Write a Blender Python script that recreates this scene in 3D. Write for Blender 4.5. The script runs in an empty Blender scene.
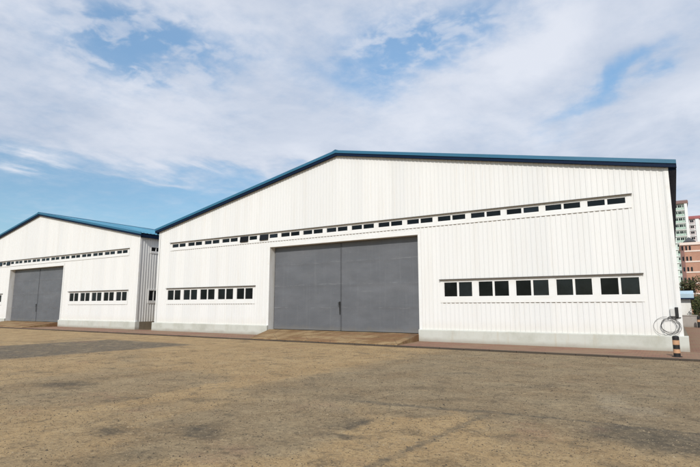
import bpy, math, random
from math import sin, cos, pi, radians, floor
from mathutils import Vector, Matrix, noise

random.seed(11)
S = bpy.context.scene
COL = S.collection

# ------------------------------------------------------------------ helpers
class MB:
    """collects faces, then links them as ONE mesh object"""
    def __init__(s): s.v, s.f, s.m = [], [], []
    def face(s, pts, mi=0):
        n = len(s.v); s.v += [tuple(p) for p in pts]; s.f.append(tuple(range(n, n + len(pts)))); s.m.append(mi)
    def box(s, a, b, mi=0):
        x0, y0, z0 = (min(a[i], b[i]) for i in range(3)); x1, y1, z1 = (max(a[i], b[i]) for i in range(3))
        n = len(s.v)
        s.v += [(x0,y0,z0),(x1,y0,z0),(x1,y1,z0),(x0,y1,z0),(x0,y0,z1),(x1,y0,z1),(x1,y1,z1),(x0,y1,z1)]
        for q in ((0,3,2,1),(4,5,6,7),(0,1,5,4),(1,2,6,5),(2,3,7,6),(3,0,4,7)):
            s.f.append(tuple(n + k for k in q)); s.m.append(mi)
    def prism(s, poly, axis, a, b, mi=0):
        """poly: 2D outline, extruded along axis from a to b"""
        def P(p, t):
            return (t, p[0], p[1]) if axis == 'x' else (p[0], t, p[1]) if axis == 'y' else (p[0], p[1], t)
        n = len(poly); A = [P(p, a) for p in poly]; B = [P(p, b) for p in poly]
        s.face(A[::-1], mi); s.face(B, mi)
        for i in range(n):
            j = (i + 1) % n; s.face([A[i], A[j], B[j], B[i]], mi)
    def tube(s, pts, r, n=8, mi=0, r2=None):
        pts = [Vector(p) for p in pts]; base = len(s.v)
        up = Vector((0, 0, 1)); K = len(pts)
        for i, p in enumerate(pts):
            d = (pts[min(i+1, K-1)] - pts[max(i-1, 0)]).normalized()
            a = d.cross(up)
            if a.length < 1e-3: a = d.cross(Vector((1, 0, 0)))
            a.normalize(); b = a.cross(d)
            rr = r if r2 is None else r + (r2 - r) * i / (K - 1)
            for k in range(n):
                t = 2*pi*k/n; s.v.append(tuple(p + (a*cos(t) + b*sin(t))*rr))
        for i in range(K-1):
            for k in range(n):
                s.f.append((base+i*n+k, base+i*n+(k+1) % n, base+(i+1)*n+(k+1) % n, base+(i+1)*n+k)); s.m.append(mi)
        s.f.append(tuple(base+k for k in range(n))[::-1]); s.m.append(mi)
        s.f.append(tuple(base+(K-1)*n+k for k in range(n))); s.m.append(mi)
    def build(s, name, mats, parent=None, smooth=False, bevel=0, fix=True):
        me = bpy.data.meshes.new(name); me.from_pydata(s.v, [], s.f)
        if not isinstance(mats, (list, tuple)): mats = [mats]
        for m in mats: me.materials.append(m)
        me.polygons.foreach_set('material_index', s.m)
        if smooth: me.polygons.foreach_set('use_smooth', [True]*len(s.f))
        me.update()
        if fix:
            import bmesh
            bm = bmesh.new(); bm.from_mesh(me); bmesh.ops.recalc_face_normals(bm, faces=bm.faces); bm.to_mesh(me); bm.free()
        o = bpy.data.objects.new(name, me); COL.objects.link(o)
        if parent: o.parent = parent
        if bevel:
            b = o.modifiers.new('bevel', 'BEVEL'); b.width = bevel; b.segments = 2; b.limit_method = 'ANGLE'
        return o

def tag(o, label, cat, group=None):
    o['label'] = label; o['category'] = cat
    if group: o['group'] = group
    return o
def thing(name, label, cat, loc=(0,0,0), rz=0, group=None):
    o = bpy.data.objects.new(name, None); COL.objects.link(o); o.empty_display_size = .3
    o.location = loc; o.rotation_euler = (0, 0, rz)
    return tag(o, label, cat, group)
def struct(o, label=None, cat=None):
    o['kind'] = 'structure'
    if label: o['label'] = label; o['category'] = cat or o.name
    return o
def copy_tree(o, parent=None):
    c = o.copy(); COL.objects.link(c)
    if parent: c.parent = parent
    for ch in list(o.children): copy_tree(ch, c)
    return c

# ------------------------------------------------------------------ materials
class NT:
    """tiny node-expression helper"""
    def __init__(s, tree): s.t = tree
    def n(s, typ, **kw):
        nd = s.t.nodes.new(typ)
        for k, v in kw.items(): setattr(nd, k, v)
        return nd
    def l(s, a, b): s.t.links.new(a, b)
    def put(s, sock, v):
        if hasattr(v, 'is_output'): s.l(v, sock)
        else: sock.default_value = v
    def math(s, op, a, b=None, c=None, clamp=False):
        nd = s.n('ShaderNodeMath', operation=op, use_clamp=clamp)
        s.put(nd.inputs[0], a)
        if b is not None: s.put(nd.inputs[1], b)
        if c is not None: s.put(nd.inputs[2], c)
        return nd.outputs[0]
    def noise(s, vec, scale, detail=4, rough=.55, dist=0, dim='3D'):
        nd = s.n('ShaderNodeTexNoise', noise_dimensions=dim)
        if vec is not None: s.l(vec, nd.inputs['Vector'])
        nd.inputs['Scale'].default_value = scale; nd.inputs['Detail'].default_value = detail
        nd.inputs['Roughness'].default_value = rough; nd.inputs['Distortion'].default_value = dist
        return nd.outputs['Fac']
    def mapping(s, vec, scale=(1,1,1), loc=(0,0,0), rot=(0,0,0)):
        nd = s.n('ShaderNodeMapping'); s.l(vec, nd.inputs[0])
        nd.inputs['Scale'].default_value = scale; nd.inputs['Location'].default_value = loc; nd.inputs['Rotation'].default_value = rot
        return nd.outputs[0]
    def smooth(s, x, a, b):
        nd = s.n('ShaderNodeMapRange', interpolation_type='SMOOTHSTEP'); s.put(nd.inputs[0], x)
        nd.inputs[1].default_value = a; nd.inputs[2].default_value = b
        return nd.outputs[0]
    def lin(s, x, a, b, c, d):
        nd = s.n('ShaderNodeMapRange'); s.put(nd.inputs[0], x)
        for i, v in enumerate((a, b, c, d)): nd.inputs[i+1].default_value = v
        return nd.outputs[0]
    def mix(s, f, a, b, mode='MIX'):
        nd = s.n('ShaderNodeMix', data_type='RGBA', blend_type=mode); s.put(nd.inputs[0], f)
        for k, v in ((6, a), (7, b)):
            if hasattr(v, 'is_output'): s.l(v, nd.inputs[k])
            else: nd.inputs[k].default_value = (*v, 1) if len(v) == 3 else v
        return nd.outputs[2]

def new_mat(name, rough=.6, base=(.5,.5,.5), metal=0, spec=.5):
    m = bpy.data.materials.new(name); m.use_nodes = True
    t = m.node_tree; b = t.nodes['Principled BSDF']
    b.inputs['Base Color'].default_value = (*base, 1); b.inputs['Roughness'].default_value = rough
    b.inputs['Metallic'].default_value = metal; b.inputs['Specular IOR Level'].default_value = spec
    k = NT(t); k.b = b; k.m = m
    tc = k.n('ShaderNodeTexCoord'); k.obj = tc.outputs['Object']
    g = k.n('ShaderNodeNewGeometry'); k.pos = g.outputs['Position']
    return k
def bump(k, h, strength=.3, dist=.02):
    nd = k.n('ShaderNodeBump'); nd.inputs['Strength'].default_value = strength; nd.inputs['Distance'].default_value = dist
    k.l(h, nd.inputs['Height']); k.l(nd.outputs[0], k.b.inputs['Normal'])

def worn(name, base, rough=.55, dark=.82, scale=1.5, stretch=(1,1,.25), spec=.4, tint=(1,.96,.88), amt=.5, metal=0):
    """painted or cast surface with faint streaks of dirt"""
    k = new_mat(name, rough, base, metal, spec)
    v = k.mapping(k.obj, stretch)
    n1 = k.noise(v, scale, 6, .6); n2 = k.noise(k.obj, scale*9, 5, .65)
    d = tuple(c*dark*t for c, t in zip(base, tint))
    f = k.math('MULTIPLY', k.smooth(n1, .42, .75), amt)
    c = k.mix(f, base, d)
    c = k.mix(k.math('MULTIPLY', k.smooth(n2, .5, .8), amt*.5), c, d)
    k.l(c, k.b.inputs['Base Color'])
    k.l(k.lin(n2, .3, .7, rough-.06, rough+.1), k.b.inputs['Roughness'])
    bump(k, n2, .08, .01)
    return k.m

M = {}
def cladding():
    k = new_mat('white_sheet_metal', .5, (.7,.7,.7), 0, .35)
    sx = k.n('ShaderNodeSeparateXYZ'); k.l(k.obj, sx.inputs[0])
    n1 = k.noise(k.mapping(k.obj, (2.2,2.2,.16)), 1.1, 6, .6); n2 = k.noise(k.obj, 10, 5, .65); n3 = k.noise(k.mapping(k.obj, (6,6,.22), loc=(3,1,8)), 1.2, 5, .6); n5 = k.noise(k.obj, .35, 4, .6)
    wn = k.n('ShaderNodeTexWhiteNoise', noise_dimensions='1D'); k.l(k.math('FLOOR', k.math('DIVIDE', k.math('ADD', sx.outputs[0], sx.outputs[1]), .84)), wn.inputs['W'])
    base = k.mix(wn.outputs['Value'], (.685,.69,.682), (.735,.735,.72))
    c = k.mix(k.math('MULTIPLY', k.smooth(n1, .44, .75), .4), base, (.64,.625,.585))
    c = k.mix(k.math('MULTIPLY', k.math('MULTIPLY', k.smooth(n3, .60, .74), k.smooth(n5, .45, .62)), .4), c, (.60,.52,.40))
    c = k.mix(k.math('MULTIPLY', k.smooth(n2, .56, .8), .25), c, (.6,.585,.55))
    low = k.math('ADD', sx.outputs[2], k.math('MULTIPLY', k.math('SUBTRACT', n1, .5), .8))
    c = k.mix(k.math('MULTIPLY', k.smooth(low, 1.15, .6), .3), c, (.60,.55,.46))
    k.l(c, k.b.inputs['Base Color']); k.l(k.lin(n2, .3, .7, .44, .6), k.b.inputs['Roughness'])
    bump(k, k.noise(k.mapping(k.obj, (1,1,.5)), 1.6, 3), .12, .03)
    return k.m
M['sheet'] = cladding()
M['trim'] = worn('white_flashing', (.735,.74,.73), .5, .9, 2, (.4,.4,1), .35, amt=.5)
M['side_sheet'] = M['sheet']
M['jamb'] = worn('jamb_paint', (.72,.72,.70), .6, .85, 2.5, (1,1,.3), .3, amt=.8)
M['navy'] = worn('navy_fascia', (.003,.013,.040), .55, .7, 2, (.3,1,1), .12)
M['teal'] = worn('blue_rake_cap', (.026,.135,.235), .45, .8, 1.2, (.3,1,1), .4)
M['frame'] = worn('white_window_frame', (.76,.76,.75), .4, .9, 4, (1,1,1), .4)
M['dark'] = new_mat('dark_gap', .8, (.012,.012,.012)).m
M['black'] = worn('black_rubber', (.014,.014,.014), .6, .6, 6, (1,1,1))
M['greybox'] = worn('grey_enclosure', (.55,.55,.53), .5, .75, 6, (1,1,.4))
M['cable'] = worn('cable_sheath', (.055,.055,.055), .55, .7, 6, (1,1,1))

k = new_mat('roof_sheet', .42, (.05,.22,.34), 0, .5)
n1 = k.noise(k.mapping(k.obj, (.2,.6,.2)), 1.0, 6, .6)
k.l(k.mix(k.smooth(n1, .35, .7), (.05,.20,.31), (.085,.29,.41)), k.b.inputs['Base Color']); M['roof'] = k.m

k = new_mat('window_glass', .05, (.010,.011,.012), 0, .2)
n1 = k.noise(k.obj, 1.3, 3); n2 = k.noise(k.obj, 14, 4, .7)
oi = k.n('ShaderNodeObjectInfo'); g9 = k.n('ShaderNodeNewGeometry')
rv = k.math('FRACT', k.math('ADD', oi.outputs['Random'], k.math('MULTIPLY', g9.outputs['Random Per Island'], 3.7)))
c = k.mix(k.smooth(n1, .4, .7), (.003,.0035,.004), (.008,.009,.010))
c = k.mix(k.math('MULTIPLY', k.smooth(rv, .45, 1), k.lin(n1, .3, .7, .2, 1)), c, (.012,.016,.022))  # bluish reflection tinted into the base colour of some panes
k.l(c, k.b.inputs['Base Color']); k.l(k.lin(rv, 0, 1, .12, .27), k.b.inputs['Specular IOR Level'])
k.l(k.lin(n2, .3, .7, .03, .16), k.b.inputs['Roughness']); bump(k, n1, .05, .02); M['glass'] = k.m

# grey steel door
k = new_mat('grey_door_paint', .42, (.125,.135,.155), 0, .5)
n1 = k.noise(k.mapping(k.obj, (.5,1,1.2)), .8, 6, .6); n2 = k.noise(k.obj, 9, 6, .7); n3 = k.noise(k.mapping(k.obj, (5,5,.25)), 1.2, 5, .6)
c = k.mix(k.smooth(n1, .35, .7), (.108,.113,.125), (.134,.139,.152))
c = k.mix(k.math('MULTIPLY', k.smooth(n3, .52, .8), .45), c, (.17,.175,.185))
c = k.mix(k.math('MULTIPLY', k.smooth(n2, .58, .74), .35), c, (.20,.205,.21))
n4 = k.noise(k.mapping(k.obj, (.35,1,5), loc=(3,0,7)), 1.3, 7, .7)
c = k.mix(k.math('MULTIPLY', k.smooth(n4, .60, .74), .22), c, (.22,.225,.235))
c = k.mix(k.math('MULTIPLY', k.smooth(n4, .40, .30), .4), c, (.085,.09,.10))
sx = k.n('ShaderNodeSeparateXYZ'); k.l(k.obj, sx.inputs[0])
wz = k.math('ADD', sx.outputs[2], k.math('MULTIPLY', k.math('SUBTRACT', k.noise(k.obj, .9, 3), .5), .22))
nb = k.noise(k.mapping(k.obj, (1,1,.2), loc=(4,4,4)), 1.7, 5, .65)
for zz in (1.62, 2.9, 4.15):       # scuffed paint along the welded sheet seams
    ln = k.smooth(k.math('ABSOLUTE', k.math('SUBTRACT', wz, zz)), .032, .006)
    c = k.mix(k.math('MULTIPLY', k.math('MULTIPLY', ln, k.smooth(nb, .44, .66)), .36), c, (.26,.265,.275))
c = k.mix(k.math('MULTIPLY', k.smooth(k.math('ADD', sx.outputs[2], k.math('MULTIPLY', nb, .5)), .95, .6), .5), c, (.17,.15,.125))
k.l(c, k.b.inputs['Base Color']); k.l(k.lin(n2, .3, .7, .36, .55), k.b.inputs['Roughness']); bump(k, n1, .25, .03); M['door'] = k.m

# pale painted concrete plinth
def concrete(name, base, stain, amt=.8, low=(.24,.20,.15)):
    k = new_mat(name, .8, base, 0, .25)
    sx = k.n('ShaderNodeSeparateXYZ'); k.l(k.obj, sx.inputs[0]); z = sx.outputs[2]
    n1 = k.noise(k.mapping(k.obj, (.7,.7,.5)), 1.3, 6, .65); n2 = k.noise(k.obj, 18, 6, .7); n3 = k.noise(k.mapping(k.obj, (3,3,.3)), 1.6, 4, .6)
    c = k.mix(k.math('MULTIPLY', k.smooth(n1, .4, .72), amt), base, stain)
    c = k.mix(k.math('MULTIPLY', k.smooth(n3, .56, .75), .3*amt), c, (.42,.33,.2))
    c = k.mix(k.math('MULTIPLY', k.smooth(n2, .55, .78), .3*amt), c, tuple(x*.7 for x in base))
    # splash-back dirt with a ragged upper edge along the foot
    zz = k.math('ADD', z, k.math('MULTIPLY', k.math('SUBTRACT', n1, .5), .5))
    c = k.mix(k.math('MULTIPLY', k.smooth(zz, .26, .02), .6), c, low)
    k.l(c, k.b.inputs['Base Color']); bump(k, n2, .25, .01)
    return k.m
M['plinth'] = concrete('painted_plinth', (.53,.54,.495), (.41,.415,.36), 1.0)
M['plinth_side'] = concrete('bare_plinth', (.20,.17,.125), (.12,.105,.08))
M['lowwall'] = concrete('rough_low_wall', (.36,.33,.30), (.26,.24,.22))

# ramp concrete
k = new_mat('ramp_concrete', .9, (.35,.26,.17), 0, .2)
n1 = k.noise(k.mapping(k.obj, (.9,.35,1), rot=(0,0,.5)), 1.4, 7, .65, .6); n2 = k.noise(k.obj, 22, 6, .75); n3 = k.noise(k.mapping(k.obj, (.3,1.2,1)), 1.1, 5, .6)
c = k.mix(k.smooth(n1, .36, .62), (.23,.14,.065), (.39,.275,.145))
c = k.mix(k.math('MULTIPLY', k.smooth(n3, .46, .64), .75), c, (.22,.115,.058))
c = k.mix(k.math('MULTIPLY', k.smooth(n2, .50, .64), .7), c, (.12,.085,.05))
w = k.n('ShaderNodeTexVoronoi', feature='DISTANCE_TO_EDGE'); k.l(k.mapping(k.obj, (.35,.5,.5)), w.inputs['Vector']); w.inputs['Scale'].default_value = 1.4
c = k.mix(k.math('MULTIPLY', k.smooth(w.outputs[0], .02, .0), .45), c, (.09,.07,.05))
k.l(c, k.b.inputs['Base Color']); bump(k, n2, .5, .02); M['ramp'] = k.m

# brick pavers
k = new_mat('brick_paver', .9, (.3,.15,.1), 0, .2)
br = k.n('ShaderNodeTexBrick'); k.l(k.pos, br.inputs['Vector'])
br.inputs['Color1'].default_value = (.25,.125,.085,1); br.inputs['Color2'].default_value = (.33,.18,.125,1); br.inputs['Mortar'].default_value = (.14,.11,.08,1)
br.inputs['Scale'].default_value = 1; br.inputs['Brick Width'].default_value = .22; br.inputs['Row Height'].default_value = .11; br.inputs['Mortar Size'].default_value = .008
n1 = k.noise(k.pos, .5, 6, .65); n2 = k.noise(k.pos, 9, 5, .7)
c = k.mix(k.math('MULTIPLY', k.smooth(n1, .36, .62), .8), br.outputs['Color'], (.27,.19,.12))
c = k.mix(k.math('MULTIPLY', k.smooth(n2, .5, .75), .5), c, (.16,.10,.07))
k.l(c, k.b.inputs['Base Color']); bump(k, br.outputs['Fac'], .4, -.01); M['paver'] = k.m
M['kerb'] = concrete('kerb_concrete', (.11,.085,.065), (.06,.048,.038), .9, (.05,.04,.03))

# ------------------------------------------------------------------ ground
def ground_mat():
    k = new_mat('worn_yard_surface', .92, (.3,.25,.17), 0, .2)
    sp = k.n('ShaderNodeSeparateXYZ'); k.l(k.pos, sp.inputs[0])
    n_w = k.noise(k.pos, .9, 6, .65); n_w2 = k.noise(k.mapping(k.pos, loc=(31, 7, 3)), .9, 6, .65)
    n_f = k.noise(k.mapping(k.pos, loc=(3, 17, 1)), 6, 5, .7)
    wx = k.math('ADD', sp.outputs[0], k.math('MULTIPLY', k.math('SUBTRACT', n_w, .5), 2.0))
    wy = k.math('ADD', sp.outputs[1], k.math('MULTIPLY', k.math('SUBTRACT', n_w2, .5), 2.0))
    fx = k.math('ADD', sp.outputs[0], k.math('MULTIPLY', k.math('SUBTRACT', n_f, .5), .35))
    fy = k.math('ADD', sp.outputs[1], k.math('MULTIPLY', k.math('SUBTRACT', n_w, .5), .5))
    def ell(cx, cy, rx, ry, rot=0, x=wx, y=wy, a=1.15, b=.75):
        dx = k.math('SUBTRACT', x, cx); dy = k.math('SUBTRACT', y, cy); c_, s_ = cos(rot), sin(rot)
        p = k.math('DIVIDE', k.math('ADD', k.math('MULTIPLY', dx, c_), k.math('MULTIPLY', dy, s_)), rx)
        q = k.math('DIVIDE', k.math('SUBTRACT', k.math('MULTIPLY', dy, c_), k.math('MULTIPLY', dx, s_)), ry)
        r = k.math('SQRT', k.math('ADD', k.math('MULTIPLY', p, p), k.math('MULTIPLY', q, q)))
        return k.smooth(r, a, b)
    def rect(x0, x1, y0, y1, e=.12, x=fx, y=fy):
        a = k.math('MULTIPLY', k.smooth(x, x0-e, x0+e), k.smooth(x, x1+e, x1-e))
        b = k.math('MULTIPLY', k.smooth(y, y0-e, y0+e), k.smooth(y, y1+e, y1-e))
        return k.math('MULTIPLY', a, b)
    def seg(p, q, w, x=fx, y=fy):
        (x0, y0), (x1, y1) = p, q; L = math.hypot(x1-x0, y1-y0); ux, uy = (x1-x0)/L, (y1-y0)/L
        dx = k.math('SUBTRACT', x, x0); dy = k.math('SUBTRACT', y, y0)
        t = k.math('ADD', k.math('MULTIPLY', dx, ux), k.math('MULTIPLY', dy, uy))
        s = k.math('ABSOLUTE', k.math('SUBTRACT', k.math('MULTIPLY', dy, ux), k.math('MULTIPLY', dx, uy)))
        return k.math('MULTIPLY', k.smooth(s, w, w*.3), k.math('MULTIPLY', k.smooth(t, -.1, .1), k.smooth(t, L+.1, L-.1)))
    mx = lambda a, b: k.math('MAXIMUM', a, b)
    # colours
    big = k.noise(k.pos, .16, 7, .62, .4); mid = k.noise(k.pos, .75, 7, .66, .3); sm = k.noise(k.pos, 4.5, 6, .7)
    ag = k.noise(k.pos, 13, 6, .85); ag2 = k.noise(k.pos, 42, 4, .8)
    tan = k.mix(k.smooth(mid, .35, .68), (.46,.318,.16), (.365,.243,.118))
    tan = k.mix(k.math('MULTIPLY', k.smooth(sm, .5, .75), .35), tan, (.47,.35,.195))
    grey = k.mix(k.smooth(mid, .38, .66), (.295,.227,.137), (.18,.14,.090))
    grey = k.mix(k.math('MULTIPLY', k.smooth(sm, .52, .72), .5), grey, (.39,.31,.19))
    # where the old asphalt shows through the dust
    g_right = k.math('MULTIPLY', k.smooth(wx, -8.6, -6.8), .95)
    g_right = k.math('MULTIPLY', g_right, k.smooth(wy, 5.6, 8.2))
    g_near = ell(-5.2, 5.6, 1.5, 2.2, .1)
    g_left = ell(-10.3, 6.6, 2.6, 2.6, 0)
    g = mx(mx(g_right, k.math('MULTIPLY', g_near, .85)), k.math('MULTIPLY', g_left, .7))
    g = mx(g, k.math('MULTIPLY', k.smooth(big, .5, .66), .65))
    g = k.math('MULTIPLY', g, k.lin(mid, .33, .64, 1.1, .6), clamp=True)
    t_q = ell(-3.0, 6.5, .75, 1.15, -.25); t_band = ell(-8.2, 8.8, .45, 4.5, .02); t_l = ell(-12.5, 14, 4.2, 4.6, .5)
    g = k.math('SUBTRACT', g, k.math('MULTIPLY', mx(mx(t_q, t_band), t_l), .8), clamp=True)
    c = k.mix(g, tan, grey)
    # dark oil and tar patches
    pa = rect(-24.6, -18.1, 3.0, 15.3, .35)
    c = k.mix(k.math('MULTIPLY', pa, k.lin(sm, .35, .65, 1.0, .5)), c, (.095,.090,.080))
    dk = mx(mx(ell(-.2, 7.6, 1.15, .75, 0, a=1.25, b=.5), ell(-3.7, 5.5, .35, .22, 0, a=1.3, b=.3)), mx(ell(-4.1, 6.2, .35, .3, a=1.3, b=.3), ell(-5.5, 4.75, .5, .32, a=1.3, b=.3)))
    dk = mx(dk, mx(ell(-6.5, 4.2, .4, .35, a=1.3, b=.3), ell(-11.2, 5.9, .7, .5, a=1.3, b=.3)))
    c = k.mix(k.math('MULTIPLY', k.math('MULTIPLY', dk, k.lin(sm, .35, .6, 1.2, .6)), .8, clamp=True), c, (.085,.072,.054))
    st = k.smooth(k.noise(k.mapping(k.pos, loc=(9, 4, 0)), .8, 5, .6), .60, .72)
    c = k.mix(k.math('MULTIPLY', st, .45), c, (.12,.10,.078))
    st2 = k.smooth(k.noise(k.mapping(k.pos, loc=(90, 44, 0)), 3.2, 5, .65), .66, .74)
    c = k.mix(k.math('MULTIPLY', st2, .55), c, (.10,.085,.066))
    red = k.smooth(k.noise(k.mapping(k.pos, loc=(19, 54, 0)), .45, 6, .65), .58, .72)
    c = k.mix(k.math('MULTIPLY', red, .45), c, (.34,.19,.12))
    lt = ell(-.95, 9.9, .4, 1.5, .2, a=1.3, b=.2)
    c = k.mix(k.math('MULTIPLY', lt, .35), c, (.42,.36,.26))
    fl = k.noise(k.mapping(k.pos, loc=(55, 12, 0)), 2.1, 8, .74, .3)
    c = k.mix(k.math('MULTIPLY', k.smooth(fl, .52, .66), .6), c, (.115,.088,.056))
    c = k.mix(k.math('MULTIPLY', k.smooth(fl, .47, .34), .4), c, (.46,.345,.195))
    ch = k.noise(k.mapping(k.pos, loc=(5, 72, 0)), 6.5, 7, .78)
    c = k.mix(k.math('MULTIPLY', k.smooth(ch, .54, .63), .5), c, (.09,.070,.047))
    bl = k.noise(k.mapping(k.pos, loc=(71, 3, 0)), 1.15, 5, .6, .5)
    c = k.mix(k.math('MULTIPLY', k.smooth(bl, .53, .70), .45), c, (.125,.097,.062))
    c = k.mix(k.math('MULTIPLY', k.smooth(bl, .44, .30), .4), c, (.46,.35,.205))
    # joints
    jn = mx(mx(seg((-4.9, 7.75), (-2.5, 8.15), .16), seg((-2.5, 8.15), (3.5, 8.4), .10)), seg((-2.6, 7.9), (-2.8, 4.6), .10))
    c = k.mix(k.math('MULTIPLY', k.math('MULTIPLY', jn, k.lin(sm, .42, .66, 1, .2)), .7), c, (.10,.088,.068))
    # aggregate speckle
    c = k.mix(k.math('MULTIPLY', k.smooth(ag, .50, .62), .5), c, (.085,.070,.050))
    c = k.mix(k.math('MULTIPLY', k.smooth(ag, .46, .36), .5), c, (.52,.42,.27))
    c = k.mix(k.math('MULTIPLY', k.smooth(ag2, .52, .64), .65), c, (.075,.062,.045))
    k.l(c, k.b.inputs['Base Color'])
    h = k.math('ADD', k.math('MULTIPLY', ag, .6), k.math('ADD', k.math('MULTIPLY', ag2, .25), k.math('MULTIPLY', sm, .9)))
    bump(k, h, .75, .035)
    return k.m
g = MB()
xs = [-2500, -300, -80, -40, 0, 20, 80, 300, 2500]; ys = [-2500, -300, -40, 0, 20, 60, 150, 400, 2500]
for i in range(8):
    for j in range(8):
        g.face([(xs[i], ys[j], 0), (xs[i+1], ys[j], 0), (xs[i+1], ys[j+1], 0), (xs[i], ys[j+1], 0)])
struct(g.build('ground', ground_mat()))

KY = 18.95           # front of the kerb
g = MB()
g.box((-90, KY+.13, -.05), (14, 22.6, .05)); g.box((.343, 22.603, -.05), (14, 49.2, .05))
struct(g.build('pavement', M['paver']))
g = MB()
x = -90.0
while x < 14:
    j = random.uniform(-.008, .008); g.box((x+.006, KY+j, -.05), (x+.994, KY+.127, .062+random.uniform(-.006, .006))); x += 1
struct(g.build('kerb', M['kerb'], bevel=.012))

# ------------------------------------------------------------------ warehouse
XC, D0 = -15.206, 22.242
W, ZE, ZA, ZB = 15.403, 6.912, 9.975, .606
DH, ZD, LEN = 4.832, 5.194, 52.0
SL = (ZA-ZE)/W
P = .21
prof = [(0, 0), (.095, 0), (.118, -.018), (.165, -.018), (.188, 0)]      # pan, slope, rib, slope
def knots(a, b):
    out = [a, b]
    i = floor(a/P)-1
    while i*P < b+P:
        out += [i*P+q for q, _ in prof if a < i*P+q < b]; i += 1
    return out
def py(x):
    t = (x/P-floor(x/P))*P
    pp = prof+[(P, 0)]
    for (a, ya), (b, yb) in zip(pp, pp[1:]):
        if a <= t <= b: return ya+(yb-ya)*(t-a)/(b-a)
    return 0
def corr(mb, a, b, zb, ztop, holes, fmap, extra=(), depth=1):
    ks = knots(a, b)+[e for e in extra if a < e < b]
    for h in holes: ks += [q for q in h[:2] if a < q < b]
    ks = sorted(set(round(q, 5) for q in ks))
    for xa, xb in zip(ks, ks[1:]):
        xm = (xa+xb)/2; hs = sorted([(h[2], h[3]) for h in holes if h[0] < xm < h[1]])
        segs = []; z = zb
        for h0, h1 in hs:
            if h0 > z: segs.append((z, h0))
            z = h1
        segs.append((z, None))
        ya, yb = py(xa+1e-6)*depth, py(xb-1e-6)*depth
        for z0, z1 in segs:
            ta, tb = (ztop(xa), ztop(xb)) if z1 is None else (z1, z1)
            mb.face([fmap(xa, ya, z0), fmap(xb, yb, z0), fmap(xb, yb, tb), fmap(xa, ya, ta)])

UB, UT, UPB, UPT, UH = 5.54, 6.083, 5.752, 5.985, 14.093       # upper band
LB, LT, LPB, LPT, LA, LZ = 1.86, 2.924, 2.15, 2.805, 5.957, 14.259
UC = [-13.2+1.65*i for i in range(17)]
LC = [6.82+1.66*i for i in range(5)]

wh = thing('warehouse', 'large white corrugated warehouse in front with wide grey double door, cables on its wall', 'warehouse', (XC, D0, 0), 0, 'white gabled warehouses with blue roofs')

idm = lambda x, y, z: (x, y, z)
front = MB()
corr(front, -W, W, ZB-.02, lambda x: ZA-abs(x)*SL+.10,
     [(-DH, DH, 0, ZD), (-UH, UH, UB, UT), (LA, LZ, LB, LT), (-LZ, -LA, LB, LT)], idm, (0,))
front.build('front_wall', M['sheet'], wh, fix=False)

SWIN = [1.38+5.2*i for i in range(9)]
side_holes = []
for s in SWIN: side_holes += [(s-.5, s+.5, 1.95, 3.0), (s-.5, s+.5, 5.72, 6.28)]
for sg in (1, -1):
    mb = MB(); fm = (lambda x, y, z, sg=sg: (sg*(W-y-.03), x, z))
    corr(mb, 0, LEN, ZB-.02, lambda x: ZE+.1, side_holes, fm, depth=1.0)
    mb.build('side_wall', M['side_sheet'], wh, fix=False)
    for s in SWIN:
        for z0, z1 in ((1.95, 3.0), (5.72, 6.28)):
            f = MB(); X = lambda t: sg*(W-.03+t)
            zi0, zi1 = (z0+.2, z1-.1) if z1-z0 > .8 else (z0+.17, z1-.1)
            f.box((X(-.08), s-.5, z0), (X(.045), s+.5, zi0)); f.box((X(-.08), s-.5, zi1), (X(.045), s+.5, z1))
            f.box((X(-.08), s-.5, zi0), (X(.045), s-.42, zi1)); f.box((X(-.08), s+.42, zi0), (X(.045), s+.5, zi1))
            f.box((X(-.06), s-.03, zi0), (X(.02), s+.03, zi1))
            w = f.build('window', M['frame'], wh)
            p = MB(); p.box((X(-.07), s-.42, zi0), (X(-.02), s+.42, zi1)); p.build('pane', M['glass'], w)
back = MB(); back.face([(-W+.05, LEN, 0), (W-.05, LEN, 0), (W-.05, LEN, ZE), (0, LEN, ZA), (-W+.05, LEN, ZE)]); back.build('back_wall', M['sheet'], wh)
# corner flashings
for sg in (1, -1):
    c = MB(); c.box((sg*(W-.13), -.032, ZB), (sg*(W+.006), -.027, ZE+.05)); c.box((sg*(W+.001), -.027, ZB), (sg*(W+.006), .12, ZE+.05))
    c.build('corner_trim', M['trim'], wh)

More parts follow.
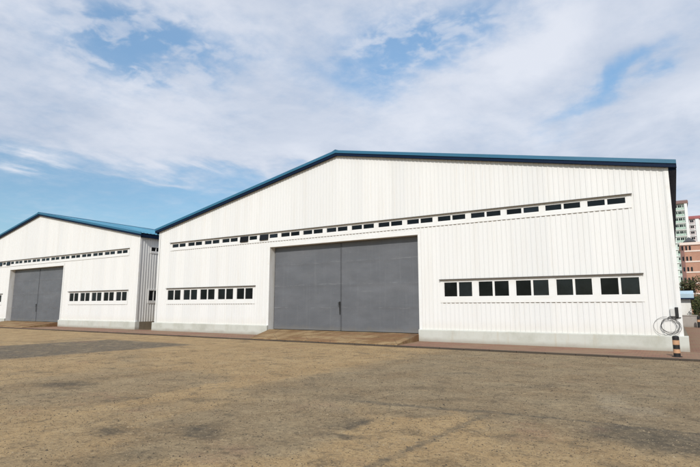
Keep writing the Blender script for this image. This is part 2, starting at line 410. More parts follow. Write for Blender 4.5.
def surround(x0, x1, zb, zt, cs, half, pb, pt, raised=()):
    """flat white panel round a run of windows, with a drip hood on top"""
    m = MB(); y0, y1 = -.036, .06; g_ = .004
    m.box((x0, y0, zb), (x1, y1, pb-.05)); m.box((x0, y0, pt+.045), (x1, y1, zt))
    e = [x0]+[q for c in cs for q in (c-half, c+half)]+[x1]
    for a, b in zip(e[::2], e[1::2]): m.box((a, y0, pb-.05), (b, y1, pt+.045))
    m.build('window_surround', M['trim'], wh)
    # one comb-shaped strip: shade of the open troughs put into its dark teeth
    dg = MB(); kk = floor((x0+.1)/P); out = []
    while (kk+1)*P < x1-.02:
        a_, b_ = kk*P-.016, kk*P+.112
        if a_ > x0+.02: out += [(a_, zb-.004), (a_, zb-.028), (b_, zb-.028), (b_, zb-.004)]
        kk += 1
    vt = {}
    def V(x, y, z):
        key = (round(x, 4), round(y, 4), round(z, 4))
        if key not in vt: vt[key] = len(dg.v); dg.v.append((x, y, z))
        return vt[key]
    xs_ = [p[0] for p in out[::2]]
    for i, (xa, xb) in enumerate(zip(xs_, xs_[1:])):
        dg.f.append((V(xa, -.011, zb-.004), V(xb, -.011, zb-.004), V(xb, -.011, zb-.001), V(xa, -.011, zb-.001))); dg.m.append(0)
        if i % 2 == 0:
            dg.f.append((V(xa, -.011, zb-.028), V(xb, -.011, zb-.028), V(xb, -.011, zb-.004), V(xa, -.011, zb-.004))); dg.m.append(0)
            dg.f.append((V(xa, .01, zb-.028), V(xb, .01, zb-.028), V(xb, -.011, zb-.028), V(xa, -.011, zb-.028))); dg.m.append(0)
    dg.build('flashing_gap_shade', M['gapdark'], wh)
    h = MB(); h.prism([(-.028, zt+.035), (-.125, zt-.002), (-.125, zt-.018), (-.037, zt-.002), (-.0365, zt+.012)], 'x', x0-.04, x1+.04)
    h.build('window_hood', M['hood'], wh)
    for i, c in enumerate(cs):
        f = MB(); a, b = c-half+.002, c+half-.002; z0, z1 = pb-.048, pt+.043; q = .045
        f.box((a, -.028, z0), (b, .05, z0+q)); f.box((a, -.028, z1-q), (b, .05, z1))
        f.box((a, -.028, z0+q), (a+q, .05, z1-q)); f.box((b-q, -.028, z0+q), (b, .05, z1-q))
        opened = i in raised
        f.box((c-.045, -.02, z0+q), (c+.045, .045, z1-q))
        w = f.build('window', M['frame'], wh)
        p = MB()
        for u, v in ((a+q, c-.045), (c+.045, b-q)):
            p.box((u, .012, z0+q), (v, .03, z1-q))
        p.build('pane', M['glass'], w)
        if opened:      # a sash tipped out below its frame shows as a taller black hole
            s_ = MB(); s_.prism([(-.034, z1-.03), (-.06, z1-.03), (-.10, z0-.05), (-.08, z0-.05)], 'x', a+.03, c-.03)
            s_.build('tilted_sash', M['glass'], w)
M['gapdark'] = worn('gap_shade', (.24,.20,.165), .9, .7, 9, (1,1,1))  # dark tone stands in for shade in the sheet troughs
M['hood'] = worn('weathered_drip_hood', (.07,.058,.048), .6, .6, 4, (.5,1,1))
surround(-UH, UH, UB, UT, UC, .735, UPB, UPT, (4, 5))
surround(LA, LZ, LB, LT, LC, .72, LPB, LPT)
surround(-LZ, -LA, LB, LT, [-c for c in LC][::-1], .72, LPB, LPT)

# door opening: flashing, jambs, header
df = MB()
df.box((-DH-.16, -.04, ZB), (-DH, -.03, ZD)); df.box((DH, -.04, ZB), (DH+.16, -.03, ZD)); df.box((-DH-.16, -.04, ZD), (DH+.16, -.03, ZD+.2))
df.build('door_trim', M['trim'], wh)
df = MB()
df.box((-DH-.05, -.0295, .35), (-DH, .45, ZD)); df.box((DH, -.0295, .35), (DH+.05, .45, ZD)); df.box((-DH-.05, -.0295, ZD+.001), (DH+.05, .45, ZD+.05))
df.build('door_jamb', M['jamb'], wh)
gap = MB(); gap.box((-DH, .45, .35), (DH, .47, ZD)); gap.build('door_gap_shade', M['dark'], wh)  # near-black sheet stands in for the shade behind the door leaves

def leaf(x0, x1, z0, z1, seed):
    mb = MB(); nx, nz = 56, 60
    seams = [z0+(z1-z0)*q for q in (.265, .52, .785)]
    vs = []
    for j in range(nz+1):
        for i in range(nx+1):
            x = x0+(x1-x0)*i/nx; z = z0+(z1-z0)*j/nz
            y = .38+.012*noise.noise(Vector((x*.9, z*1.3, seed)))+.006*noise.noise(Vector((x*2.6, z*3.1, seed+5)))
            for s in seams:
                d = z-s-.04*noise.noise(Vector((x*.8, s, seed)))
                y += -.010*math.exp(-(d/.028)**2)*(.45+1.1*noise.noise(Vector((x*1.7, s, 3+seed))))
                y += .003*math.exp(-((d+.16)/.12)**2)
            edge = min(x-x0, x1-x, z-z0, z1-z)
            if edge < .07: y = .372
            vs.append((x, y, z))
    mb.v = list(vs); A = nx+1
    for j in range(nz):
        for i in range(nx):
            mb.f.append((j*A+i, j*A+i+1, (j+1)*A+i+1, (j+1)*A+i)); mb.m.append(0)
    for a, b in (((x0, z0), (x1, z0)), ((x0, z1), (x1, z1)), ((x0, z0), (x0, z1)), ((x1, z0), (x1, z1))):
        mb.face([(a[0], .372, a[1]), (b[0], .372, b[1]), (b[0], .44, b[1]), (a[0], .44, a[1])])
    return mb.build('sliding_door', M['door'], wh, smooth=False, fix=False)
l1 = leaf(-DH+.09, -.018, .40, ZD-.02, 2.3); l2 = leaf(.012, DH-.05, .40, ZD-.02, 8.1)
for o in (l1, l2):
    for pl in o.data.polygons: pl.use_smooth = True
h = MB(); h.box((-.10, .33, 1.75), (.0, .371, 1.95)); h.prism([(-.085, 1.749), (-.005, 1.749), (-.03, 1.25), (-.06, 1.25)], 'y', .34, .371); h.tube([(-.12, .335, 1.9), (-.12, .30, 1.9), (-.12, .30, 1.7), (-.12, .335, 1.7)], .013)
h.build('door_lock', M['black'], l1)
h = MB(); h.box((.02, .345, .42), (.05, .371, ZD-.04)); h.build('closing_strip', M['door'], l2)

# plinth
def plinth(x0, x1):
    m = MB(); m.prism([(-.143, 0), (-.143, ZB-.03), (-.12, ZB), (.2, ZB), (.2, 0)], 'x', x0, x1); return m.build('plinth', M['plinth'], wh, bevel=.01)
plinth(-W-.143, -DH-.002); plinth(DH+.002, W+.143)
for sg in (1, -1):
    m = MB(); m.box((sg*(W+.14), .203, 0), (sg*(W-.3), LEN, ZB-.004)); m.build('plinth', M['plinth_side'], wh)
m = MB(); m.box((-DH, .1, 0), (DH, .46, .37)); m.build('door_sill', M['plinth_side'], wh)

# roof: ribbed sheet, rake trims, ridge, gutters
OV, FR, TH = .27, .17, .30
def zr(x): return ZA-abs(x)*SL+TH
rb = MB()
for sg in (1, -1):
    n = int((LEN+2*FR)/.3); ks = []
    for i in range(n+1):
        b = -FR-.03+i*.3; ks += [(b, 0), (b+.2, 0), (b+.22, .03), (b+.26, .03), (b+.28, 0)]
    for (a, ha), (b, hb) in zip(ks, ks[1:]):
        x0, x1 = 0, sg*(W+OV)
        rb.face([(x0, a, zr(x0)-.02+ha), (x1, a, zr(x1)-.02+ha), (x1, b, zr(x1)-.02+hb), (x0, b, zr(x0)-.02+hb)])
    rb.face([(0, -.05, ZA+.105), (sg*(W+OV-.02), -.05, zr(W+OV)-.195), (sg*(W+OV-.02), LEN, zr(W+OV)-.195), (0, LEN, ZA+.105)])
roof = rb.build('roof', M['roof'], wh, fix=False)
for sg in (1, -1):
    for y0, y1 in ((-FR-.06, -FR), (LEN+FR, LEN+FR+.06)):
        m = MB(); e = sg*(W+OV+.01)
        m.prism([(0, zr(0)-.12), (0, zr(0)+.035), (e, zr(e)+.035), (e, zr(e)-.12)], 'y', y0, y1); m.build('rake_cap', M['teal'], roof)
        m = MB(); ya, yb = (y0+.035, y1+.12) if y0 < 0 else (y0-.12, y1-.035)
        m.prism([(0, zr(0)-.262), (0, zr(0)-.122), (e, zr(e)-.122), (e, zr(e)-.262)], 'y', ya, yb); m.build('rake_fascia', M['navy'], roof)
    m = MB(); m.box((sg*(W+.03), -FR+.13, ZE-.08), (sg*(W+OV), LEN+FR, ZE+.16)); m.build('gutter', M['navy'], roof)
m = MB(); m.prism([(-.25, zr(.25)+.012), (0, zr(0)+.05), (.25, zr(.25)+.012), (.25, zr(.25)+.03), (0, zr(0)+.075), (-.25, zr(.25)+.03)], 'y', -FR-.065, LEN+FR+.065); m.build('ridge_cap', M['teal'], roof)

wh2 = copy_tree(wh); wh2.location = (XC-33.386, D0+.257, 0)
wh2['label'] = 'white corrugated warehouse on the left, farther away, partly behind the larger one'

# door ramps
def ramp(dx, dy, label):
    m = MB(); nx, ny = 40, 14; vs = []
    rr = random.Random(5)
    for j in range(ny+1):
        for i in range(nx+1):
            t = j/ny; s = i/nx
            x0 = -DH+.02+1.5*(1-t); x1 = DH-.02+.38*(1-t)
            xx = x0+(x1-x0)*s; yy = 19.17+(22.34-19.17)*t
            zz = .085+.30*t**.9+.016*noise.noise(Vector((xx*1.1, yy*1.4, 2)))
            if 0 < i < nx and j == 0: yy += .05*noise.noise(Vector((xx*2, 3, 1)))
            vs.append((xx, yy-D0, zz))
    A = nx+1; m.v = vs[:]
    for j in range(ny):
        for i in range(nx): m.f.append((j*A+i, j*A+i+1, (j+1)*A+i+1, (j+1)*A+i)); m.m.append(0)
    edge = [j*A for j in range(ny, -1, -1)]+list(range(1, nx+1))+[j*A+nx for j in range(1, ny+1)]
    for a, b in zip(edge, edge[1:]):
        p, q = vs[a], vs[b]; m.face([p, q, (q[0], q[1], .0), (p[0], p[1], .0)])
    o = m.build('door_ramp', M['ramp']); o.location = (XC+dx, D0+dy, 0)
    tag(o, label, 'ramp', 'concrete ramps up to the warehouse doors'); return o
ramp(0, 0, 'stained tan concrete ramp up to the nearer, larger grey double door')
ramp(-33.386, .257, 'stained tan concrete ramp up to the grey door of the far left warehouse')

# ------------------------------------------------------------------ things by the right corner of the wall
t = thing('electrical_box', 'small grey and black electrical box low on the white wall at the right corner', 'electrical box', (0, D0-.03, 1.3))
m = MB(); m.box((-.16, -.10, .02), (-.012, 0, .30)); m.build('enclosure', M['greybox'], t, bevel=.008)
m = MB(); m.box((-.01, -.12, -.01), (.10, .0, .35)); m.build('switch_cover', M['black'], t, bevel=.012)
m = MB(); m.tube([(-.12, -.04, .02), (-.12, -.04, -.03), (-.05, -.05, -.045), (.10, -.045, -.03), (.16, -.02, -.03)], .016); m.build('conduit', M['cable'], t)
m = MB()
def loop(cx, cz, r, y, wob, seed, tilt=0):
    pts = []
    for i in range(49):
        a = 2*pi*i/48; rr = r*(1+wob*noise.noise(Vector((cos(a)*1.2, sin(a)*1.2, seed))))
        pts.append((cx+rr*cos(a)*1.04, y+.02*sin(a*2+seed)-.012*seed % .03, cz+rr*sin(a)*.96))
    return pts
m.tube(loop(-.03, 0, .285, -.05, .10, 1.2), .009, 6); m.tube(loop(-.055, .005, .27, -.075, .12, 4.7), .008, 6)
m.tube(loop(-.20, -.02, .34, -.045, .08, 2.6), .0065, 6); m.tube(loop(-.005, -.03, .30, -.09, .12, 7.7), .0065, 6)
m.tube([(-.1, -.05, .28), (.0, -.06, .33), (.08, -.05, .30), (.17, -.05, .24)], .01, 6)
m.tube([(-.05, -.01, .30), (-.05, -.11, .29), (-.05, -.12, .33)], .012, 6)
o = m.build('cable_coil', M['cable'], smooth=True); o.location = (-.16, D0-.03, .98); tag(o, 'loose coil of dark cable loops hanging on the white wall below the box', 'cable coil')

t = thing('bollard', 'short round bollard with black and orange bands beside the pale plinth corner', 'bollard', (-.06, 19.75, .05))
R_ = .098
k = new_mat('orange_band', .5, (.55,.27,.10)); n1 = k.noise(k.obj, 9, 5, .7); k.l(k.mix(k.smooth(n1, .45, .7), (.52,.30,.17), (.33,.18,.10)), k.b.inputs['Base Color']); M['orange'] = k.m
m = MB()
def lathe(m, prof_, n=24):
    for i in range(n):
        a, b = 2*pi*i/n, 2*pi*(i+1)/n
        for (r0, z0), (r1, z1) in zip(prof_, prof_[1:]):
            q = [(r0*cos(a), r0*sin(a), z0), (r0*cos(b), r0*sin(b), z0), (r1*cos(b), r1*sin(b), z1), (r1*cos(a), r1*sin(a), z1)]
            m.face(q if r1 > 1e-6 else q[:3])
lathe(m, [(R_+.05, -.02), (R_+.045, .02), (R_, .03), (R_, .635), (R_-.012, .66), (R_*.6, .675), (0, .68)]); m.build('post', M['black'], t, smooth=False)
for z0, z1 in ((.12, .25), (.385, .535)):
    m = MB(); lathe(m, [(R_-.001, z0), (R_+.004, z0+.004), (R_+.004, z1-.004), (R_-.001, z1)]); m.build('band', M['orange'], t)

# guard hut, low wall
M['hutwhite'] = worn('hut_white', (.74,.74,.72), .6, .8, 1.2, (1,1,.3))
M['hutblue'] = worn('hut_blue_roof', (.42,.56,.66), .5, .8, 1.5)
t = thing('guard_hut', 'small white hut with flat pale blue roof behind the low wall', 'hut', (-.4, 60, 0))
m = MB(); m.box((.78, 0, 0), (1.75, 4, 2.55)); m.build('wall', M['hutwhite'], t)
m = MB(); m.prism([(-.45, 2.56), (-.5, 2.95), (.2, 3.28), (4.3, 3.28), (4.5, 2.95), (4.45, 2.56)], 'x', .66, 2.05); m.build('roof', M['hutblue'], t)
m = MB(); m.box((.64, -.53, 2.44), (2.1, 4.5, 2.555)); m.build('eave_board', M['navy'], t)
w = MB(); w.box((1.72, .9, 1.0), (1.79, 2.2, 2.0)); w = w.build('window', M['frame'], t)
p = MB(); p.box((1.73, .98, 1.08), (1.80, 2.12, 1.92)); p.build('pane', M['glass'], w)
m = MB(); m.box((1.72, 2.7, 0), (1.79, 3.5, 2.05)); m.build('door', M['greybox'], t)
m = MB(); m.box((.40, 49.4, 0), (1.45, 49.75, .95)); m.box((.36, 49.35, .95), (1.5, 49.8, 1.02))
tag(m.build('low_wall', M['lowwall'], bevel=.02), 'low grey masonry wall in front of the white hut', 'wall')
m = MB(); m.box((1.62, 49.4, 0), (7, 49.7, .72)); m.box((1.58, 49.36, .72), (7.05, 49.74, .8))
tag(m.build('brick_planter', worn('planter_brick', (.33,.19,.12), .85, .6, 2), bevel=.02), 'low red brown planter edge at the right edge of the picture', 'planter')
t = thing('marker_post', 'short dark post with orange tops standing at the end of the low grey wall', 'post', (1.5, 48.6, .05))
m = MB(); lathe(m, [(.10, 0), (.10, .8), (.07, .9), (0, .92)]); m.build('post', M['black'], t)
m = MB(); lathe(m, [(.099, .45), (.106, .45), (.106, .62), (.099, .62)]); m.build('band', M['orange'], t)

# ------------------------------------------------------------------ trees behind the hut
def leafmat(name, a, b, c3):
    k = new_mat(name, .7, a, 0, .2)
    n1 = k.noise(k.obj, 1.1, 3); g_ = k.n('ShaderNodeNewGeometry')
    c = k.mix(k.smooth(n1, .35, .65), a, b); c = k.mix(k.math('MULTIPLY', k.smooth(g_.outputs['Random Per Island'], .6, 1), .8), c, c3)
    k.l(c, k.b.inputs['Base Color']); return k.m
M['bark'] = worn('bark', (.09,.065,.045), .9, .6, 5, (1,1,.2))
LG = leafmat('leaves_dark_green', (.035,.055,.022), (.06,.075,.028), (.11,.10,.03))
LO = leafmat('leaves_turning', (.075,.062,.024), (.05,.052,.02), (.13,.08,.03))
LB_ = leafmat('leaves_brown_green', (.045,.055,.022), (.065,.065,.025), (.10,.075,.03))
def tree(x, y, h, r, mat, label, seed, low=.18, n=4200, group='trees behind the white hut'):
    rr = random.Random(seed)
    t = thing('broadleaf_tree', label, 'tree', (x, y, 0), rr.uniform(0, 6), group)
    m = MB(); top = Vector((rr.uniform(-.3, .3), rr.uniform(-.3, .3), h*.72))
    m.tube([(0, 0, 0), top*.35+Vector((.08, 0, 0)), top*.7, top], .05*h**.7, 8, 0, .02)
    blobs = []
    for i in range(9):
        a = rr.uniform(0, 2*pi); z = h*rr.uniform(low+.12, .86); q = r*rr.uniform(.25, .72)*(1.15-.6*abs(z/h-.5))
        c = Vector((cos(a)*q, sin(a)*q, z)); blobs.append((c, r*rr.uniform(.34, .55)))
        m.tube([top*(z/h*.7), (top*(z/h*.7)+c)/2+Vector((0, 0, .1*h*.3)), c], .018*h**.7, 6, 0, .008)
    m.build('trunk', M['bark'], t)
    lf = MB()
    for i in range(n):
        c, q = rr.choice(blobs)
        d = Vector((rr.gauss(0, 1), rr.gauss(0, 1), rr.gauss(0, .85))).normalized()*q*rr.uniform(.35, 1.08)
        p = c+d; s = rr.uniform(.09, .19)
        u = Vector((rr.gauss(0, 1), rr.gauss(0, 1), rr.gauss(0, 1))).normalized(); v = u.orthogonal().normalized()*s*.6; u *= s
        lf.face([p-u, p+v, p+u, p-v])
    lf.build('crown', mat, t, fix=False)
    return t
tree(2.05, 77, 6.0, 2.2, LB_, 'dark brown green tree directly behind the white hut', 1)
tree(4.3, 79, 5.0, 2.3, LO, 'orange tinged autumn tree to the right behind the hut', 2, .08)
tree(-1.6, 80, 6.4, 2.4, LG, 'dark green tree behind the hut, mostly hidden by the warehouse', 3)
tree(7.8, 76, 5.6, 2.4, LG, 'green tree beyond the right edge of the hut planting', 4)
def shrub(x, y, h, r, mat, label, seed):
    rr = random.Random(seed); t = thing('shrub', label, 'shrub', (x, y, 0), 0, 'shrubs beside the hut')
    m = MB()
    for i in range(7):
        a = rr.uniform(0, 6.28); m.tube([(0, 0, 0), (cos(a)*r*.3, sin(a)*r*.3, h*.5), (cos(a)*r*.6, sin(a)*r*.6, h*.85)], .03, 5, 0, .008)
    m.build('stem', M['bark'], t); lf = MB()
    for i in range(1100):
        d = Vector((rr.gauss(0, 1), rr.gauss(0, 1), rr.gauss(0, 1))).normalized()*rr.uniform(.5, 1.05)
        p = Vector((d.x*r, d.y*r, h*.52+d.z*h*.5)); p += Vector((0, 0, .1*noise.noise(p*2))); s = rr.uniform(.05, .10)
        u = Vector((rr.gauss(0, 1), rr.gauss(0, 1), rr.gauss(0, 1))).normalized(); v = u.orthogonal().normalized()*s*.6; u *= s
        lf.face([p-u, p+v, p+u, p-v])
    lf.build('foliage', mat, t, fix=False)
shrub(2.0, 58, 2.6, .75, LG, 'dark green shrub against the right side of the white hut', 21)
shrub(2.9, 56, 1.7, .9, LO, 'low orange brown shrub at the right edge behind the planter', 22)
shrub(4.4, 57, 2.0, .9, LB_, 'brown green shrub farther right behind the planter', 23)

# ------------------------------------------------------------------ far buildings
k = new_mat('red_brick', .85, (.42,.19,.12)); br = k.n('ShaderNodeTexBrick'); k.l(k.mapping(k.obj, rot=(pi/2, 0, 0)), br.inputs['Vector'])
br.inputs['Color1'].default_value = (.40,.175,.11,1); br.inputs['Color2'].default_value = (.46,.22,.14,1); br.inputs['Mortar'].default_value = (.40,.30,.24,1); br.inputs['Scale'].default_value = 1; br.inputs['Brick Width'].default_value = .4; br.inputs['Row Height'].default_value = .15
n1 = k.noise(k.obj, .35, 5, .6); k.l(k.mix(k.math('MULTIPLY', k.smooth(n1, .45, .7), .4), br.outputs['Color'], (.31,.15,.105)), k.b.inputs['Base Color']); M['brick'] = k.m
M['band'] = worn('pale_pink_band', (.72,.62,.56), .8, .85, 1)
M['slate'] = worn('dark_slate', (.07,.075,.08), .7, .7, 2)
t = thing('brick_building', 'red brick building with pale floor bands behind the trees', 'building', (2.7, 165, 0))
m = MB(); m.box((0, 0, 0), (30, 16, 18.6)); m.build('wall', M['brick'], t)
m = MB(); m.box((-.25, -.3, 18.6), (30.3, 16.3, 19.35)); m.build('parapet', M['band'], t)
for z in (5.1, 8.0, 10.95, 13.85, 16.75):
    m = MB(); m.box((.72, -.12, z), (30.05, -.002, z+.36)); m.build('floor_band', M['band'], t)
m = MB(); m.box((-.12, -.25, 0), (.7, -.003, 18.4)); m.build('left_strip', worn('purple_brown_brick', (.23,.13,.115), .85, .7, 1.5), t)  # darker purple-brown strip over the left end of the front
src = None
for fl in range(6):
    for x in (.12, 1.02, 1.85, 7.2, 8.1, 12.4, 13.3, 17.6, 18.5, 23.0, 23.9):
        z = 17.2-fl*2.9; y = -.26 if x < .5 else 0
        if src is None:
            m = MB(); w_, h_ = .42, 1.15
            m.box((0, -.09, 0), (w_, -.02, .06)); m.box((0, -.09, h_-.06), (w_, -.02, h_)); m.box((0, -.09, .06), (.05, -.02, h_-.06)); m.box((w_-.05, -.09, .06), (w_, -.02, h_-.06))
            src = m.build('window', M['slate'], t); p = MB(); p.box((.05, -.05, .06), (w_-.05, -.02, h_-.06)); p.build('pane', M['glass'], src); w = src
        else: w = copy_tree(src, t)
        w.location = (x, y, z)
m = MB(); m.box((1.0, 2, 19.3), (3.4, 4.6, 19.75)); m.build('stair_house', M['slate'], t)
m = MB(); a = [(.7, 1.7, 19.75), (3.7, 1.7, 19.75), (3.7, 4.9, 19.75), (.7, 4.9, 19.75)]; ap = (2.1, 3.3, 21.2)
for i in range(4): m.face([a[i], a[(i+1) % 4], ap])
m.face(a[::-1]); m.build('peaked_roof', M['slate'], t)

def tower(name_label, x0, x1, y, h, rows, wins, wall, green, capmat, pier, seed):
    t = thing('apartment_tower', name_label, 'apartment block', (x0, y, 0), 0, 'apartment towers on the skyline')
    m = MB(); m.box((0, 0, 0), (x1-x0, 16, h)); m.build('wall', wall, t)
    m = MB(); m.box((-.5, -.9, h), (x1-x0+.5, 16.5, h+1.1)); m.prism([(-.9, h+1.1), (2, h+2.0), (14, h+2.0), (16.5, h+1.1)], 'x', -.4, x1-x0+.4); m.build('roof', capmat, t)
    m = MB(); m.box((pier[0]-x0, -.7, 0), (pier[1]-x0, -.003, h-.02)); m.build('end_pier', M['pierwhite'], t)
    s = None; sl = None
    for r in range(rows):
        z = h-2.7-r*3.0
        if z < .5: break
        for (a, b) in wins:
            key = round(b-a, 2)
            m = MB(); m.box((0, -.35, 0), (b-a, -.004, .95), 1); m.box((.06, -.25, .95), (b-a-.06, -.005, 2.1), 0); m.box(((b-a)*.5-.05, -.3, .96), ((b-a)*.5+.05, -.252, 2.1), 1)
            w = m.build('window', [M['glass'], green], t); w.location = (a-x0, 0, z)
        m = MB(); m.box((.02, -.45, z-.45), (pier[0]-x0-.02, -.006, z-.12)); m.build('floor_slab', M['pierwhite'], t)
    return t
M['pierwhite'] = worn('tower_white', (.74,.76,.76), .7, .85, .4)
g1 = worn('green_balcony', (.42,.56,.49), .5, .8, .6); w1 = worn('tower_pale_green', (.60,.68,.64), .7, .8, .4)
w2 = worn('tower_pale_pink', (.66,.60,.60), .7, .8, .4); g2 = worn('grey_balcony', (.5,.46,.46), .6, .8, .6)
cap1 = worn('tower_brown_roof', (.21,.13,.12), .7, .7, .5); cap2 = worn('tower_red_roof', (.34,.11,.11), .7, .7, .5)
tower('tall pale green apartment tower with dark windows, taller one at the warehouse edge', -9, 8.3, 270, 48.5, 16,
      [(-7.5, -5.8), (-4.6, -2.6), (.6, 2.2), (3.3, 4.5), (4.75, 6.1), (6.3, 7.0)], w1, g1, cap1, (7.25, 8.35), 1)
tower('pale pink apartment tower with a red roof at the right edge, shorter one', 8.4, 30, 315, 47.6, 15,
      [(8.7, 10.0), (10.3, 11.9), (16.2, 17.8), (18.6, 20.2), (23, 25)], w2, g2, cap2, (12.6, 14.2), 2)

# ------------------------------------------------------------------ loose stones and grit on the yard: uncountable
k = new_mat('grit', .9, (.2,.17,.12)); gi = k.n('ShaderNodeNewGeometry')
k.l(k.mix(gi.outputs['Random Per Island'], (.10,.085,.06), (.36,.31,.23)), k.b.inputs['Base Color'])
k.l(k.mix(k.smooth(gi.outputs['Random Per Island'], .35, 1.05), (.055,.043,.03), (.33,.26,.165)), k.b.inputs['Base Color'])
m = MB(); rr = random.Random(3)
n_st = 0
while n_st < 42000:
    d = 3.3+17.5*rr.random()**1.35; a = radians(rr.uniform(-76, 12)); x, y = d*sin(a), d*cos(a)
    if y > KY-.1: continue
    # old asphalt sheds more stone than the trodden dust
    q = .5+.5*noise.noise(Vector((x*.28, y*.28, 4)))+.25*noise.noise(Vector((x*1.3, y*1.3, 9)))
    q += .25 if x > -7.5 and y > 6 else -.05
    if rr.random() > .2+.8*max(0, min(1, q)): continue
    n_st += 1
    sz = rr.uniform(.0045, .011)*(.75+d*.045)*(1.7 if rr.random() < .05 else 1); n = len(m.v); t0 = rr.uniform(0, 2*pi); hh = rr.uniform(.35, .8)
    for i in range(4):
        q_ = sz*rr.uniform(.7, 1.3); m.v.append((x+q_*cos(t0+i*pi/2), y+q_*sin(t0+i*pi/2), -.001))
    m.v.append((x+sz*rr.uniform(-.3, .3), y+sz*rr.uniform(-.3, .3), sz*hh))
    for i in range(4): m.f.append((n+i, n+(i+1) % 4, n+4)); m.m.append(0)
o = m.build('grit', k.m, fix=False); o['kind'] = 'stuff'; o['label'] = 'loose grit scattered over the worn yard'; o['category'] = 'grit'

# ------------------------------------------------------------------ light
SUN_AZ, SUN_EL = 165, 34
wd = bpy.data.worlds.new('World'); S.world = wd; wd.use_nodes = True
k = NT(wd.node_tree); bg = wd.node_tree.nodes['Background']; bg.inputs['Strength'].default_value = .1
sky = k.n('ShaderNodeTexSky', sky_type='NISHITA'); sky.sun_disc = False
sky.sun_elevation = radians(SUN_EL); sky.sun_rotation = radians(SUN_AZ); sky.air_density = 1.0; sky.dust_density = 1.2; sky.ozone_density = 1.5
tc = k.n('ShaderNodeTexCoord'); dr = tc.outputs['Generated']
sp = k.n('ShaderNodeSeparateXYZ'); k.l(dr, sp.inputs[0])
zc = k.math('MAXIMUM', sp.outputs[2], .0)
# cloud plane coordinates: far clouds flatten towards the horizon
den = k.math('ADD', zc, .12)
cb = k.n('ShaderNodeCombineXYZ'); k.l(k.math('DIVIDE', sp.outputs[0], den), cb.inputs[0]); k.l(k.math('DIVIDE', sp.outputs[1], den), cb.inputs[1])
cp = cb.outputs[0]
nA = k.noise(cp, 1.3, 8, .58, .25); nB = k.noise(k.mapping(cp, loc=(5, 2, 0)), 5.0, 6, .52, .2); nC = k.noise(k.mapping(cp, (1, .45, 1), rot=(0, 0, .6)), 2.2, 6, .55, .4); nD = k.noise(k.mapping(cp, loc=(2, 9, 0)), 14, 5, .6)
az = k.math('ARCTAN2', sp.outputs[0], sp.outputs[1]); el = k.math('ARCSINE', sp.outputs[2])
azw = k.math('ADD', az, k.math('MULTIPLY', k.math('SUBTRACT', nB, .5), .22))
elw = k.math('ADD', el, k.math('MULTIPLY', k.math('SUBTRACT', nC, .5), .16))
def gs(ca, ce, ra, re, rot, w):
    dx = k.math('SUBTRACT', azw, ca); dy = k.math('SUBTRACT', elw, ce); c_, s_ = cos(rot), sin(rot)
    p = k.math('DIVIDE', k.math('ADD', k.math('MULTIPLY', dx, c_), k.math('MULTIPLY', dy, s_)), ra)
    q = k.math('DIVIDE', k.math('SUBTRACT', k.math('MULTIPLY', dy, c_), k.math('MULTIPLY', dx, s_)), re)
    r2 = k.math('ADD', k.math('MULTIPLY', p, p), k.math('MULTIPLY', q, q))
    return k.math('MULTIPLY', k.math('EXPONENT', k.math('MULTIPLY', r2, -1)), w)
dens = k.math('ADD', .74, k.math('MULTIPLY', k.math('SUBTRACT', nA, .5), .36))
dens = k.math('ADD', dens, k.math('MULTIPLY', k.math('SUBTRACT', nB, .5), .30))
dap = k.smooth(k.noise(k.mapping(cp, loc=(1, 3, 0)), 11, 4, .55, .3), .36, .60)
for b in [(-.985, .475, .16, .058, .1, -.85), (-.42, .525, .16, .055, .15, -.75)]:
    dens = k.math('ADD', dens, k.math('MULTIPLY', gs(*b), k.lin(dap, 0, 1, .35, 1)))
for b in [ (-.56, .46, .10, .035, 0, -.32), (-.05, .385, .115, .02, .35, -.62), (-.62, .278, .14, .014, -.1, -.35),
          (-.86, .262, .12, .014, 0, -.3), (-1.16, .238, .06, .010, 0, .45), (-.95, .245, .1, .008, .1, .25), (-.70, .31, .13, .03, .1, .35), (-.22, .45, .14, .04, .3, .35), (.05, .33, .15, .03, .3, .3)]:
    dens = k.math('ADD', dens, gs(*b))
low = k.math('MULTIPLY', k.smooth(elw, .285, .225), k.smooth(azw, -.35, -.65))
dens = k.math('SUBTRACT', dens, k.math('MULTIPLY', low, .58))
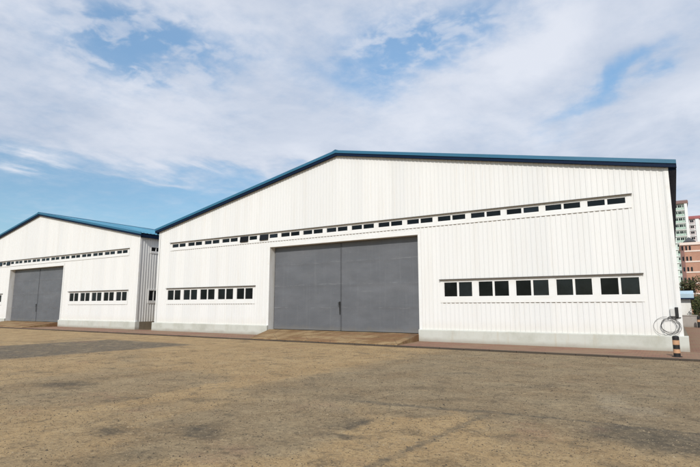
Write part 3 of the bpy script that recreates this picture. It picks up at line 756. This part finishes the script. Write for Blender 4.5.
cov = k.math('ADD', k.math('MULTIPLY', k.smooth(k.math('ADD', dens, k.math('MULTIPLY', k.math('SUBTRACT', nD, .5), .38)), .05, .82), .80), .13)
br_ = k.math('ADD', k.math('MULTIPLY', k.smooth(nA, .35, .65), .5), k.math('MULTIPLY', k.smooth(nC, .35, .68), .5))
for b in [(-.22, .46, .16, .05, .3, .5), (-.70, .31, .14, .03, .1, .5), (.05, .335, .18, .03, .3, .5), (-.6, .56, .3, .05, 0, .25), (-1.16, .24, .07, .012, 0, .6), (-.12, .27, .2, .04, 0, -.3)]:
    br_ = k.math('ADD', br_, gs(*b))
br_ = k.math('ADD', br_, k.math('MULTIPLY', k.math('SUBTRACT', nD, .5), .35), clamp=False)
br_ = k.math('SUBTRACT', br_, .12, clamp=True)
cloud = k.mix(br_, (5.5, 6.15, 7.4), (8.0, 8.3, 9.1))
hz = k.mix(k.smooth(el, .2, .55), k.mix(1.0, sky.outputs[0], (.95, 1.27, 1.34), 'MULTIPLY'), k.mix(1.0, sky.outputs[0], (1.5, 1.95, 2.0), 'MULTIPLY'))
k.l(k.mix(cov, hz, cloud), bg.inputs['Color'])

sl = bpy.data.lights.new('sun', 'SUN'); sl.energy = 3.2; sl.angle = radians(.55); sl.color = (1, .955, .89)
so = bpy.data.objects.new('sun', sl); COL.objects.link(so)
a, e = radians(SUN_AZ), radians(SUN_EL); d = Vector((sin(a)*cos(e), cos(a)*cos(e), sin(e)))
so.rotation_euler = d.to_track_quat('Z', 'Y').to_euler(); so.location = d*60

# ------------------------------------------------------------------ camera
cd = bpy.data.cameras.new('camera'); cd.sensor_width = 36; cd.lens = 497.34/700*36; cd.clip_end = 6000; cd.clip_start = .1
co = bpy.data.objects.new('camera', cd); COL.objects.link(co); co.location = (0, 0, 1.65)
co.rotation_euler = (radians(90+8.431), 0, radians(32.866)); S.camera = co
vs = S.view_settings; vs.view_transform = 'Standard'; vs.look = 'None'; vs.gamma = 1; vs.exposure = 0.0; vs.use_curve_mapping = False
